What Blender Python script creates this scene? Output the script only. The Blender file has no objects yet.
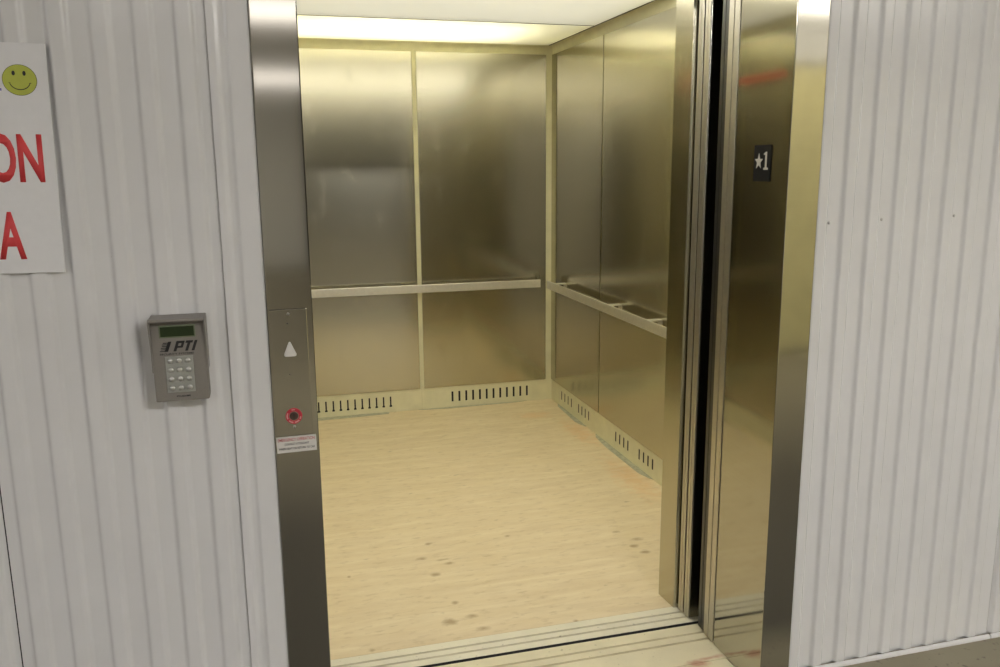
import bpy, bmesh, math, random
from mathutils import Vector, Matrix

random.seed(7)
SC = bpy.context.scene
COL = SC.collection

# ------------------------------------------------------------------ key dimensions (metres)
XA, XB, XC, XD = -0.143, -0.040, 1.214, 1.3125      # door frame: outer/inner left, inner/outer right
XL, XE, YB = -0.110, 1.678, 3.289                   # car interior: left wall, right wall, back wall
Z1, Z3, Z4 = 0.1436, 2.245, 2.2985                  # panel bottom, panel top, car ceiling
YC = 2.486                                          # front edge of the lit ceiling module
YS = 2.421                                          # seam in the right wall
XM = 0.788                                          # seam in the back wall
Z2, Z2B = 0.834, 0.7835                             # handrail top, bottom
YF = 0.63                                           # inner face of the car front return
HALL_H = 2.75

# ------------------------------------------------------------------ materials
def nt(name):
    m = bpy.data.materials.new(name)
    m.use_nodes = True
    n = m.node_tree
    b = n.nodes['Principled BSDF']
    return m, n, b

def N(n, kind, **kw):
    o = n.nodes.new(kind)
    for k, v in kw.items():
        if k in o.inputs:
            o.inputs[k].default_value = v
        else:
            setattr(o, k, v)
    return o

def plain(name, col, rough=0.5, metal=0.0, bump=0.0, scale=60, spec=0.5, coat=0.0, var=0.04):
    m, n, b = nt(name)
    b.inputs['Roughness'].default_value = rough
    b.inputs['Metallic'].default_value = metal
    b.inputs['Specular IOR Level'].default_value = spec
    b.inputs['Coat Weight'].default_value = coat
    tc = N(n, 'ShaderNodeTexCoord')
    no = N(n, 'ShaderNodeTexNoise', Scale=scale, Detail=4.0)
    n.links.new(tc.outputs['Object'], no.inputs['Vector'])
    rp = N(n, 'ShaderNodeValToRGB')
    rp.color_ramp.elements[0].position = 0.3
    rp.color_ramp.elements[1].position = 0.7
    rp.color_ramp.elements[0].color = tuple(c * (1 - var) for c in col) + (1,)
    rp.color_ramp.elements[1].color = tuple(min(1, c * (1 + var)) for c in col) + (1,)
    n.links.new(no.outputs['Fac'], rp.inputs['Fac'])
    n.links.new(rp.outputs['Color'], b.inputs['Base Color'])
    if bump:
        bp = N(n, 'ShaderNodeBump', Strength=bump, Distance=0.002)
        n.links.new(no.outputs['Fac'], bp.inputs['Height'])
        n.links.new(bp.outputs['Normal'], b.inputs['Normal'])
    return m

def steel(name, col, rough=0.22, aniso=0.85, smear=0.5, brush=0.35):
    """Horizontally brushed stainless steel: highlights stretch up and down."""
    m, n, b = nt(name)
    b.inputs['Metallic'].default_value = 1.0
    b.inputs['Anisotropic'].default_value = aniso
    tan = N(n, 'ShaderNodeCombineXYZ', X=0.0, Y=0.0, Z=1.0)
    n.links.new(tan.outputs['Vector'], b.inputs['Tangent'])
    tc = N(n, 'ShaderNodeTexCoord')
    # fine brushing lines running horizontally
    mp = N(n, 'ShaderNodeMapping')
    mp.inputs['Scale'].default_value = (3, 3, 420)
    n.links.new(tc.outputs['Object'], mp.inputs['Vector'])
    no = N(n, 'ShaderNodeTexNoise', Scale=1.0, Detail=3.0)
    n.links.new(mp.outputs['Vector'], no.inputs['Vector'])
    # hand smears, drawn out vertically
    mp2 = N(n, 'ShaderNodeMapping')
    mp2.inputs['Scale'].default_value = (11, 11, 5.0)
    n.links.new(tc.outputs['Object'], mp2.inputs['Vector'])
    sm = N(n, 'ShaderNodeTexNoise', Scale=1.0, Detail=5.0, Roughness=0.62)
    n.links.new(mp2.outputs['Vector'], sm.inputs['Vector'])
    ml = N(n, 'ShaderNodeMapRange')
    ml.inputs['From Min'].default_value = 0.56
    ml.inputs['From Max'].default_value = 0.78
    ml.inputs['To Min'].default_value = 0.0
    ml.inputs['To Max'].default_value = smear
    n.links.new(sm.outputs['Fac'], ml.inputs['Value'])
    mx = N(n, 'ShaderNodeMix', data_type='RGBA')
    mx.inputs[6].default_value = tuple(c * (1 - brush * 0.18) for c in col) + (1,)
    mx.inputs[7].default_value = tuple(min(1, c * (1 + brush * 0.18)) for c in col) + (1,)
    n.links.new(no.outputs['Fac'], mx.inputs[0])
    n.links.new(mx.outputs[2], b.inputs['Base Color'])
    ad = N(n, 'ShaderNodeMath', operation='MULTIPLY_ADD')
    ad.inputs[1].default_value = 0.25
    ad.inputs[2].default_value = rough
    n.links.new(ml.outputs['Result'], ad.inputs[0])
    n.links.new(ad.outputs[0], b.inputs['Roughness'])
    return m

def emit(name, col, strength):
    m, n, b = nt(name)
    b.inputs['Base Color'].default_value = (0.8, 0.8, 0.8, 1)
    b.inputs['Emission Color'].default_value = tuple(col) + (1,)
    b.inputs['Emission Strength'].default_value = strength
    return m

M = {}
M['wall_white'] = plain('white_painted_steel', (0.66, 0.66, 0.66), 0.13, 0, 0.02, 8, 0.5, var=0.02)
M['trim_white'] = plain('white_trim_steel', (0.66, 0.66, 0.66), 0.15, 0, 0.02, 8, 0.5, var=0.02)
M['hall_wall'] = plain('grey_hall_wall', (0.64, 0.63, 0.59), 0.6)
M['hall_ceiling'] = plain('hall_ceiling_paint', (0.55, 0.54, 0.53), 0.7)
M['yellow_door'] = plain('yellow_roller_paint', (0.70, 0.64, 0.33), 0.4, var=0.12, scale=9)
M['frame_steel'] = steel('brushed_frame_steel', (0.46, 0.445, 0.39), 0.072, 0.62, 0.04)
M['car_steel'] = steel('brushed_car_steel', (0.50, 0.475, 0.375), 0.155, 0.75, 0.20)
M['rail_metal'] = plain('pale_satin_metal', (0.74, 0.72, 0.64), 0.38, 0.85)
M['plate_steel'] = steel('button_plate_steel', (0.44, 0.425, 0.375), 0.12, 0.7, 0.05)
M['door_edge'] = plain('steel_door_edge', (0.55, 0.52, 0.44), 0.32, 0.9)
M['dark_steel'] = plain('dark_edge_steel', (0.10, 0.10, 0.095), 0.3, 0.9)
M['door_steel'] = steel('door_leaf_steel', (0.40, 0.385, 0.33), 0.2, 0.8, 0.03)
M['cream'] = plain('cream_paint', (0.70, 0.67, 0.455), 0.45, var=0.05, scale=14)
M['flange'] = plain('worn_grey_green_metal', (0.45, 0.45, 0.33), 0.55, 0.2, 0.1, 40, var=0.2)
M['far_dark'] = plain('added_far_dark', (0.07, 0.065, 0.055), 0.6)
M['black'] = plain('black_void', (0.012, 0.012, 0.014), 0.7)
M['rubber'] = plain('black_rubber', (0.02, 0.02, 0.02), 0.6)
M['keypad_grey'] = plain('keypad_grey_casting', (0.205, 0.19, 0.168), 0.5, 0.1, 0.15, 500)
M['hood_grey'] = plain('hood_grey_casting', (0.25, 0.235, 0.215), 0.5, 0.1, 0.1, 500)
M['key_plate'] = plain('key_plate_metal', (0.34, 0.35, 0.32), 0.4, 0.4)
M['key_metal'] = plain('key_button_metal', (0.62, 0.62, 0.60), 0.28, 0.8)
M['lcd'] = plain('green_lcd', (0.020, 0.034, 0.011), 0.3, spec=0.3)
M['lcd_rim'] = plain('lcd_rim', (0.14, 0.17, 0.10), 0.4)
M['ink'] = plain('black_ink', (0.015, 0.015, 0.015), 0.6)
M['red_ink'] = plain('red_ink', (0.62, 0.05, 0.055), 0.55)
M['red_enamel'] = plain('red_enamel', (0.42, 0.02, 0.04), 0.4)
M['pink_ink'] = plain('faded_red_ink', (0.42, 0.10, 0.10), 0.6)
M['paper'] = plain('white_sign_sheet', (0.70, 0.70, 0.71), 0.5, var=0.015)
M['label_white'] = plain('label_white', (0.60, 0.58, 0.54), 0.5)
M['smiley'] = plain('smiley_yellow_green', (0.42, 0.46, 0.06), 0.5)
M['white_plastic'] = plain('white_button_plastic', (0.62, 0.61, 0.58), 0.4)
M['screw'] = plain('screw_metal', (0.75, 0.74, 0.70), 0.3, 0.9)
M['wall_screw'] = plain('painted_screw', (0.48, 0.47, 0.46), 0.4, 0.2)
M['plaque'] = plain('black_plaque', (0.012, 0.011, 0.010), 0.7, spec=0.15)
M['plaque_white'] = plain('plaque_white', (0.72, 0.70, 0.64), 0.5)
M['lamp'] = emit('hall_tube_glow', (1.0, 0.965, 0.945), 46.0)
M['lamp_fill_strong'] = emit('hall_fill_glow_strong', (1.0, 0.965, 0.945), 72.0)
M['lamp_soft'] = emit('hall_tube_fill_glow_soft', (1.0, 0.965, 0.945), 22.0)
M['lamp_fill_left'] = emit('hall_fill_glow_left', (1.0, 0.965, 0.945), 17.0)
M['band_glow'] = emit('hall_band_glow', (1.0, 0.94, 0.92), 3.6)
M['lamp_mid'] = emit('hall_panel_glow_bright', (1.0, 0.95, 0.88), 5.5)
M['notice_red'] = plain('red_notice', (0.58, 0.08, 0.05), 0.5)
M['plate_mark'] = plain('small_dimple', (0.20, 0.19, 0.17), 0.4, 0.8)
M['lamp_body'] = plain('lamp_white_body', (0.7, 0.7, 0.7), 0.5)
M['fill_board'] = emit('added_fill_glow', (1.0, 0.965, 0.87), 1.25)
M['tube'] = emit('car_tube_glow', (1.0, 0.965, 0.86), 112.0)
M['car_lamp'] = emit('car_diffuser_glow', (1.0, 0.965, 0.86), 4.8)

def mat_diffuser():
    m = bpy.data.materials.new('frosted_acrylic')
    m.use_nodes = True
    n = m.node_tree
    for x in list(n.nodes):
        n.nodes.remove(x)
    out = N(n, 'ShaderNodeOutputMaterial')
    t = N(n, 'ShaderNodeBsdfTranslucent'); t.inputs['Color'].default_value = (0.92, 0.92, 0.89, 1)
    d = N(n, 'ShaderNodeBsdfDiffuse'); d.inputs['Color'].default_value = (0.85, 0.84, 0.78, 1)
    g = N(n, 'ShaderNodeBsdfGlossy'); g.inputs['Roughness'].default_value = 0.2
    m1 = N(n, 'ShaderNodeMixShader'); m1.inputs[0].default_value = 0.35
    m2 = N(n, 'ShaderNodeMixShader'); m2.inputs[0].default_value = 0.06
    n.links.new(t.outputs[0], m1.inputs[1]); n.links.new(d.outputs[0], m1.inputs[2])
    n.links.new(m1.outputs[0], m2.inputs[1]); n.links.new(g.outputs[0], m2.inputs[2])
    n.links.new(m2.outputs[0], out.inputs['Surface'])
    return m
M['diffuser'] = mat_diffuser()

def spot_mask(n, pos, spots):
    """Sum of soft irregular blobs at given (x, y, rx, ry) places, as a 0..1 value socket."""
    total = None
    wob = N(n, 'ShaderNodeTexNoise', Scale=22.0, Detail=4.0)
    n.links.new(pos, wob.inputs['Vector'])
    for (x, y, rx, ry) in spots:
        mp = N(n, 'ShaderNodeMapping')
        mp.inputs['Location'].default_value = (-x / rx, -y / ry, 0)
        mp.inputs['Scale'].default_value = (1 / rx, 1 / ry, 0)
        n.links.new(pos, mp.inputs['Vector'])
        ln = N(n, 'ShaderNodeVectorMath', operation='LENGTH')
        n.links.new(mp.outputs['Vector'], ln.inputs[0])
        ad = N(n, 'ShaderNodeMath', operation='MULTIPLY_ADD')
        ad.inputs[1].default_value = 1.9
        n.links.new(wob.outputs['Fac'], ad.inputs[0])
        n.links.new(ln.outputs['Value'], ad.inputs[2])
        mr = N(n, 'ShaderNodeMapRange')
        mr.inputs['From Min'].default_value = 2.0
        mr.inputs['From Max'].default_value = 1.1
        n.links.new(ad.outputs[0], mr.inputs['Value'])
        if total is None:
            total = mr.outputs['Result']
        else:
            mx = N(n, 'ShaderNodeMath', operation='MAXIMUM')
            n.links.new(total, mx.inputs[0]); n.links.new(mr.outputs['Result'], mx.inputs[1])
            total = mx.outputs[0]
    return total

def mixc(n, fac, a, b, scale=1.0):
    mx = N(n, 'ShaderNodeMix', data_type='RGBA')
    if scale != 1.0:
        mu = N(n, 'ShaderNodeMath', operation='MULTIPLY'); mu.inputs[1].default_value = scale
        n.links.new(fac, mu.inputs[0]); fac = mu.outputs[0]
    n.links.new(fac, mx.inputs[0])
    for i, v in ((6, a), (7, b)):
        if isinstance(v, tuple):
            mx.inputs[i].default_value = v + (1,)
        else:
            n.links.new(v, mx.inputs[i])
    return mx.outputs[2]

SPOTS = [(0.422, 1.013, .026, .020), (0.408, 0.652, .034, .030), (0.397, 1.159, .024, .018), (0.45, 0.777, .018, .018),
         (0.791, 1.27, .016, .014), (1.252, 1.176, .024, .016), (1.305, 1.087, .030, .018), (1.267, 1.027, .026, .018),
         (1.289, 0.962, .030, .016), (0.446, 1.289, .018, .014), (0.488, 0.671, .022, .018), (0.509, 0.582, .024, .016),
         (0.121, 0.554, .014, .016), (0.829, 0.536, .016, .012), (0.097, 1.087, .010, .012), (0.499, 1.092, .03, .016), (0.48, 1.13, .03, .012)]
def mat_plywood(origin):
    m, n, b = nt('plywood')
    tc = N(n, 'ShaderNodeTexCoord')
    mp0 = N(n, 'ShaderNodeMapping'); mp0.inputs['Location'].default_value = origin
    n.links.new(tc.outputs['Object'], mp0.inputs['Vector'])
    pos = mp0.outputs['Vector']
    mp = N(n, 'ShaderNodeMapping'); mp.inputs['Scale'].default_value = (1.6, 11.0, 1)
    n.links.new(pos, mp.inputs['Vector'])
    g1 = N(n, 'ShaderNodeTexNoise', Scale=1.5, Detail=6.0, Roughness=0.6, Distortion=1.6)
    n.links.new(mp.outputs['Vector'], g1.inputs['Vector'])
    wv = N(n, 'ShaderNodeTexWave', Scale=0.9, Distortion=14.0, Detail=3.0)
    wv.bands_direction = 'Y'
    wv.inputs['Detail Scale'].default_value = 0.8
    mpw = N(n, 'ShaderNodeMapping'); mpw.inputs['Scale'].default_value = (0.7, 4.0, 1)
    n.links.new(pos, mpw.inputs['Vector']); n.links.new(mpw.outputs['Vector'], wv.inputs['Vector'])
    mp2 = N(n, 'ShaderNodeMapping'); mp2.inputs['Scale'].default_value = (6, 60, 1)
    n.links.new(pos, mp2.inputs['Vector'])
    g2 = N(n, 'ShaderNodeTexNoise', Scale=2.0, Detail=4.0)
    n.links.new(mp2.outputs['Vector'], g2.inputs['Vector'])
    rp = N(n, 'ShaderNodeValToRGB')
    e = rp.color_ramp.elements
    e[0].position = 0.25; e[0].color = (0.68, 0.56, 0.355, 1)
    e[1].position = 0.75; e[1].color = (0.80, 0.70, 0.485, 1)
    n.links.new(g1.outputs['Fac'], rp.inputs['Fac'])
    c = mixc(n, wv.outputs['Fac'], rp.outputs['Color'], (0.67, 0.54, 0.32), 0.35)
    c = mixc(n, g2.outputs['Fac'], c, (0.58, 0.46, 0.27), 0.30)
    mot = N(n, 'ShaderNodeTexNoise', Scale=4.5, Detail=6.0, Roughness=0.65)
    mpm = N(n, 'ShaderNodeMapping'); mpm.inputs['Scale'].default_value = (0.8, 2.2, 1)
    n.links.new(pos, mpm.inputs['Vector']); n.links.new(mpm.outputs['Vector'], mot.inputs['Vector'])
    mo = N(n, 'ShaderNodeMapRange')
    mo.inputs['From Min'].default_value = 0.45; mo.inputs['From Max'].default_value = 0.75
    n.links.new(mot.outputs['Fac'], mo.inputs['Value'])
    c = mixc(n, mo.outputs['Result'], c, (0.56, 0.44, 0.27), 0.45)
    fk = N(n, 'ShaderNodeTexNoise', Scale=1.0, Detail=3.0, Roughness=0.6)
    mpf = N(n, 'ShaderNodeMapping'); mpf.inputs['Scale'].default_value = (16, 48, 1)
    n.links.new(pos, mpf.inputs['Vector']); n.links.new(mpf.outputs['Vector'], fk.inputs['Vector'])
    fr_ = N(n, 'ShaderNodeMapRange')
    fr_.inputs['From Min'].default_value = 0.55; fr_.inputs['From Max'].default_value = 0.72
    n.links.new(fk.outputs['Fac'], fr_.inputs['Value'])
    c = mixc(n, fr_.outputs['Result'], c, (0.46, 0.35, 0.20), 0.5)
    # small dark specks and grey scuffs
    sp = N(n, 'ShaderNodeTexNoise', Scale=26.0, Detail=2.0)
    mps = N(n, 'ShaderNodeMapping'); mps.inputs['Scale'].default_value = (0.55, 1.0, 1)
    n.links.new(pos, mps.inputs['Vector']); n.links.new(mps.outputs['Vector'], sp.inputs['Vector'])
    sr = N(n, 'ShaderNodeMapRange')
    sr.inputs['From Min'].default_value = 0.70; sr.inputs['From Max'].default_value = 0.80
    n.links.new(sp.outputs['Fac'], sr.inputs['Value'])
    c = mixc(n, sr.outputs['Result'], c, (0.27, 0.21, 0.12), 0.55)
    spots = SPOTS
    c = mixc(n, spot_mask(n, pos, spots), c, (0.33, 0.225, 0.11), 0.75)
    rust = [(1.60, 2.55, .09, .3), (1.58, 1.75, .10, .35), (1.45, 2.95, .14, .10)]
    c = mixc(n, spot_mask(n, pos, rust), c, (0.74, 0.44, 0.19), 0.42)
    n.links.new(c, b.inputs['Base Color'])
    b.inputs['Roughness'].default_value = 0.55
    bp = N(n, 'ShaderNodeBump', Strength=0.12, Distance=0.002)
    n.links.new(g2.outputs['Fac'], bp.inputs['Height'])
    n.links.new(bp.outputs['Normal'], b.inputs['Normal'])
    return m

def mat_sill(name, col, stain=None):
    m, n, b = nt(name)
    tc = N(n, 'ShaderNodeTexCoord')
    pos = tc.outputs['Object']
    no = N(n, 'ShaderNodeTexNoise', Scale=9.0, Detail=5.0)
    n.links.new(pos, no.inputs['Vector'])
    c = mixc(n, no.outputs['Fac'], tuple(x * 0.85 for x in col), tuple(min(1, x * 1.12) for x in col))
    sp = N(n, 'ShaderNodeTexNoise', Scale=70.0, Detail=2.0)
    n.links.new(pos, sp.inputs['Vector'])
    sr = N(n, 'ShaderNodeMapRange')
    sr.inputs['From Min'].default_value = 0.68; sr.inputs['From Max'].default_value = 0.78
    n.links.new(sp.outputs['Fac'], sr.inputs['Value'])
    c = mixc(n, sr.outputs['Result'], c, (0.2, 0.17, 0.1), 0.6)
    if stain:
        c = mixc(n, spot_mask(n, pos, stain), c, (0.40, 0.13, 0.08), 0.7)
    n.links.new(c, b.inputs['Base Color'])
    b.inputs['Roughness'].default_value = 0.45
    b.inputs['Metallic'].default_value = 0.0
    # fine anti-slip ridges along the sill
    mp = N(n, 'ShaderNodeMapping'); mp.inputs['Scale'].default_value = (0, 1, 0)
    n.links.new(pos, mp.inputs['Vector'])
    wv = N(n, 'ShaderNodeTexWave', Scale=60.0); wv.bands_direction = 'Y'
    n.links.new(mp.outputs['Vector'], wv.inputs['Vector'])
    bp = N(n, 'ShaderNodeBump', Strength=0.15, Distance=0.001)
    n.links.new(wv.outputs['Fac'], bp.inputs['Height'])
    n.links.new(bp.outputs['Normal'], b.inputs['Normal'])
    return m

def mat_concrete():
    m, n, b = nt('hall_concrete')
    tc = N(n, 'ShaderNodeTexCoord')
    a = N(n, 'ShaderNodeTexNoise', Scale=3.0, Detail=6.0)
    n.links.new(tc.outputs['Object'], a.inputs['Vector'])
    c = mixc(n, a.outputs['Fac'], (0.17, 0.152, 0.10), (0.30, 0.27, 0.19))
    s = N(n, 'ShaderNodeTexNoise', Scale=38.0, Detail=2.0)
    n.links.new(tc.outputs['Object'], s.inputs['Vector'])
    r = N(n, 'ShaderNodeMapRange')
    r.inputs['From Min'].default_value = 0.62; r.inputs['From Max'].default_value = 0.72
    n.links.new(s.outputs['Fac'], r.inputs['Value'])
    c = mixc(n, r.outputs['Result'], c, (0.06, 0.045, 0.03), 0.6)
    # dark band painted along the wall to darken the steel reflections, uneven edges
    sx = N(n, 'ShaderNodeSeparateXYZ')
    n.links.new(tc.outputs['Object'], sx.inputs['Vector'])
    wa = N(n, 'ShaderNodeMath', operation='MULTIPLY_ADD')
    wa.inputs[1].default_value = 0.25
    n.links.new(a.outputs['Fac'], wa.inputs[0]); n.links.new(sx.outputs['Y'], wa.inputs[2])
    we = N(n, 'ShaderNodeMapRange')
    we.inputs['From Min'].default_value = -0.02; we.inputs['From Max'].default_value = -0.22
    n.links.new(wa.outputs[0], we.inputs['Value'])
    w2 = N(n, 'ShaderNodeMapRange')
    w2.inputs['From Min'].default_value = -3.2; w2.inputs['From Max'].default_value = -1.4
    n.links.new(wa.outputs[0], w2.inputs['Value'])
    wm = N(n, 'ShaderNodeMath', operation='MULTIPLY')
    n.links.new(we.outputs['Result'], wm.inputs[0]); n.links.new(w2.outputs['Result'], wm.inputs[1])
    c = mixc(n, wm.outputs[0], c, (0.060, 0.052, 0.036))
    n.links.new(c, b.inputs['Base Color'])
    b.inputs['Roughness'].default_value = 0.6
    return m

M['plywood'] = mat_plywood((0, 0, 0))
M['sill'] = mat_sill('worn_beige_aluminium', (0.72, 0.68, 0.52))
M['hall_sill'] = mat_sill('worn_beige_threshold', (0.70, 0.64, 0.45), [(1.115, 0.185, .05, .028), (1.07, 0.17, .03, .012), (1.16, 0.205, .06, .012)])
M['concrete'] = mat_concrete()

# ------------------------------------------------------------------ mesh helpers
WORLD = {}          # world location of every parent

class MB:
    def __init__(self):
        self.bm = bmesh.new()
    def box(self, x0, x1, y0, y1, z0, z1, bevel=0.0, seg=2):
        t = bmesh.new()
        bmesh.ops.create_cube(t, size=1.0)
        for v in t.verts:
            v.co = Vector((x0 if v.co.x < 0 else x1, y0 if v.co.y < 0 else y1, z0 if v.co.z < 0 else z1))
        if bevel:
            bmesh.ops.bevel(t, geom=list(t.edges), offset=bevel, segments=seg, affect='EDGES', profile=0.6)
        self.add(t)
        return self
    def add(self, t):
        me = bpy.data.meshes.new('tmp'); t.to_mesh(me); t.free()
        self.bm.from_mesh(me); bpy.data.meshes.remove(me)
    def prism(self, pts, a0, a1, axis, bevel=0.0):
        """Extrude a closed polygon. axis 'x': pts=(y,z); 'y': pts=(x,z); 'z': pts=(x,y)."""
        t = bmesh.new()
        def co(p, a):
            return {'x': (a, p[0], p[1]), 'y': (p[0], a, p[1]), 'z': (p[0], p[1], a)}[axis]
        A = [t.verts.new(co(p, a0)) for p in pts]; B = [t.verts.new(co(p, a1)) for p in pts]
        t.faces.new(A); t.faces.new(B[::-1])
        k = len(pts)
        for i in range(k):
            t.faces.new((A[i], B[i], B[(i + 1) % k], A[(i + 1) % k]))
        bmesh.ops.recalc_face_normals(t, faces=t.faces[:])
        if bevel:
            bmesh.ops.bevel(t, geom=list(t.edges), offset=bevel, segments=2, affect='EDGES')
        self.add(t)
        return self
    def lathe(self, prof, c, axis, seg=32):
        """Revolve [(radius, height)] about an axis through c; heights run along axis vector."""
        ax = Vector(axis).normalized()
        u = ax.orthogonal().normalized(); w = ax.cross(u)
        t = bmesh.new(); rings = []
        for r, h in prof:
            if r < 1e-6:
                rings.append([t.verts.new(Vector(c) + ax * h)])
            else:
                rings.append([t.verts.new(Vector(c) + ax * h + (u * math.cos(2 * math.pi * i / seg) + w * math.sin(2 * math.pi * i / seg)) * r) for i in range(seg)])
        for a, b in zip(rings, rings[1:]):
            for i in range(seg):
                j = (i + 1) % seg
                if len(a) == 1 and len(b) == 1: continue
                if len(a) == 1: t.faces.new((a[0], b[i], b[j]))
                elif len(b) == 1: t.faces.new((a[i], b[0], a[j]))
                else: t.faces.new((a[i], b[i], b[j], a[j]))
        for r in (rings[0], rings[-1]):
            if len(r) > 1: t.faces.new(r)
        bmesh.ops.recalc_face_normals(t, faces=t.faces[:])
        self.add(t)
        return self
    def plate_with_slots(self, u0, u1, z0, z1, slots, f, d0, d1):
        """A plate of thickness d0..d1 with real openings. slots = [(ua, ub, za, zb), ...] not overlapping in u.
        f(u, d, z) -> world point."""
        t = bmesh.new()
        def blk(ua, ub, za, zb):
            if ub - ua < 1e-6 or zb - za < 1e-6: return
            vs = [t.verts.new(f(u, d, z)) for u in (ua, ub) for d in (d0, d1) for z in (za, zb)]
            for q in ((0, 1, 3, 2), (4, 6, 7, 5), (0, 4, 5, 1), (2, 3, 7, 6), (0, 2, 6, 4), (1, 5, 7, 3)):
                t.faces.new([vs[i] for i in q])
        cur = u0
        for ua, ub, za, zb in sorted(slots):
            blk(cur, ua, z0, z1); blk(ua, ub, z0, za); blk(ua, ub, zb, z1); cur = ub
        blk(cur, u1, z0, z1)
        bmesh.ops.recalc_face_normals(t, faces=t.faces[:])
        self.add(t)
        return self
    def build(self, name, mat, parent=None, smooth=False, off=None):
        w = off if off is not None else (WORLD.get(parent.as_pointer(), Vector()) if parent else Vector())
        for v in self.bm.verts:
            v.co -= w
        me = bpy.data.meshes.new(name)
        self.bm.to_mesh(me); self.bm.free()
        me.materials.append(M[mat] if isinstance(mat, str) else mat)
        if smooth:
            me.polygons.foreach_set('use_smooth', [True] * len(me.polygons))
        o = bpy.data.objects.new(name, me); COL.objects.link(o)
        if parent:
            o.parent = parent
            WORLD[o.as_pointer()] = w
        else:
            o.location = w
            WORLD[o.as_pointer()] = Vector(w)
        return o

def tag(o, label=None, cat=None, group=None, kind=None):
    if label: o['label'] = label
    if cat: o['category'] = cat
    if group: o['group'] = group
    if kind: o['kind'] = kind
    return o

def thing(name, loc, label, cat, group=None):
    o = bpy.data.objects.new(name, None); COL.objects.link(o)
    o.location = loc; o.empty_display_size = 0.1
    WORLD[o.as_pointer()] = Vector(loc)
    return tag(o, label, cat, group)

def struct(o):
    return tag(o, kind='structure')

def text_mesh(txt, x0, x1, z0, z1, y, depth=0.0006, shear=0.0, bold=0.0):
    """Lettering in the x-z plane facing -y, fitted to the given rectangle."""
    cu = bpy.data.curves.new('t', 'FONT'); cu.body = txt; cu.size = 1.0; cu.shear = shear; cu.offset = bold
    cu.resolution_u = 4
    ob = bpy.data.objects.new('t', cu); COL.objects.link(ob)
    dg = bpy.context.evaluated_depsgraph_get(); dg.update()
    me = bpy.data.meshes.new_from_object(ob.evaluated_get(dg))
    bpy.data.objects.remove(ob); bpy.data.curves.remove(cu)
    xs = [v.co.x for v in me.vertices]; ys = [v.co.y for v in me.vertices]
    bm = bmesh.new(); bm.from_mesh(me); bpy.data.meshes.remove(me)
    for v in bm.verts:
        u = (v.co.x - min(xs)) / (max(xs) - min(xs)); w = (v.co.y - min(ys)) / (max(ys) - min(ys))
        v.co = Vector((x0 + u * (x1 - x0), y, z0 + w * (z1 - z0)))
    r = bmesh.ops.extrude_face_region(bm, geom=bm.faces[:])
    for g in r['geom']:
        if isinstance(g, bmesh.types.BMVert): g.co.y -= depth
    bmesh.ops.recalc_face_normals(bm, faces=bm.faces[:])
    mb = MB(); mb.add(bm)
    return mb

# ------------------------------------------------------------------ corrugated wall sheets
DR = 0.052           # the right wall stands this much further back than the left
RAISED, RECESS = 0.004, 0.014
PERIOD, SL, TOPW = 0.0829, 0.0085, 0.0285

def corrugated(x0, x1, phase, dy=0.0, k=1.0):
    """(x, y) profile of the ribbed sheet from x0 to x1; phase = x where a raised flat starts."""
    pts = []
    P = PERIOD * k
    k0 = math.floor((x0 - phase) / P) - 1
    k1 = math.ceil((x1 - phase) / P) + 1
    for n in range(k0, k1 + 1):
        a = phase + n * P
        pts += [(a - SL, RECESS + dy), (a, RAISED + dy), (a + TOPW * k, RAISED + dy), (a + TOPW * k + SL, RECESS + dy)]
    def yat(x):
        for p, q in zip(pts, pts[1:]):
            if p[0] <= x <= q[0]:
                return p[1] + (q[1] - p[1]) * (x - p[0]) / (q[0] - p[0])
        return RECESS + dy
    inner = [p for p in pts if x0 + 0.004 < p[0] < x1 - 0.004]
    return [(x0, yat(x0))] + inner + [(x1, yat(x1))]

def rounded(pts, r=0.0042, seg=4):
    out = [pts[0]]
    for a, b, c in zip(pts, pts[1:], pts[2:]):
        A, B, C = Vector(a), Vector(b), Vector(c)
        ra = min(r, (A - B).length * 0.45); rc = min(r, (C - B).length * 0.45)
        p = B + (A - B).normalized() * ra; q = B + (C - B).normalized() * rc
        for i in range(seg + 1):
            t = i / seg
            out.append(tuple((1 - t) ** 2 * p + 2 * t * (1 - t) * B + t * t * q))
    out.append(pts[-1])
    return out

def sheet(mb, prof, z0, z1, back=0.022):
    t = bmesh.new()
    A = [t.verts.new((x, y, z0)) for x, y in prof]; B = [t.verts.new((x, y, z1)) for x, y in prof]
    for i in range(len(prof) - 1):
        f = t.faces.new((A[i], A[i + 1], B[i + 1], B[i]))
        f.smooth = (Vector(prof[i]) - Vector(prof[i + 1])).length < 0.0025
    # thin returned edges at both ends
    for i, s in ((0, 1), (-1, -1)):
        x = prof[i][0]
        c = t.verts.new((x, back, z0)); d = t.verts.new((x, back, z1))
        c2 = t.verts.new((x, prof[i][1], z0)); d2 = t.verts.new((x, prof[i][1], z1))
        t.faces.new((c2, c, d, d2))
    mb.add(t)

# left wall (two sheets that meet at a seam)
def wall_with_core(name, x0, x1, sheets, z0=0.0, dy=0.0, k=1.0):
    core = MB().box(x0, x1, 0.0225 + dy, 0.10 + dy, 0.0, HALL_H)
    o = struct(core.build(name, 'wall_white', off=Vector((0, 0, 0))))
    for (a, b, ph) in sheets:
        mb = MB()
        sheet(mb, rounded(corrugated(a, b, ph, dy, k)), z0, HALL_H, 0.022 + dy)
        mb.build('ribbed_sheet', 'wall_white', o)
    return o

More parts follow.
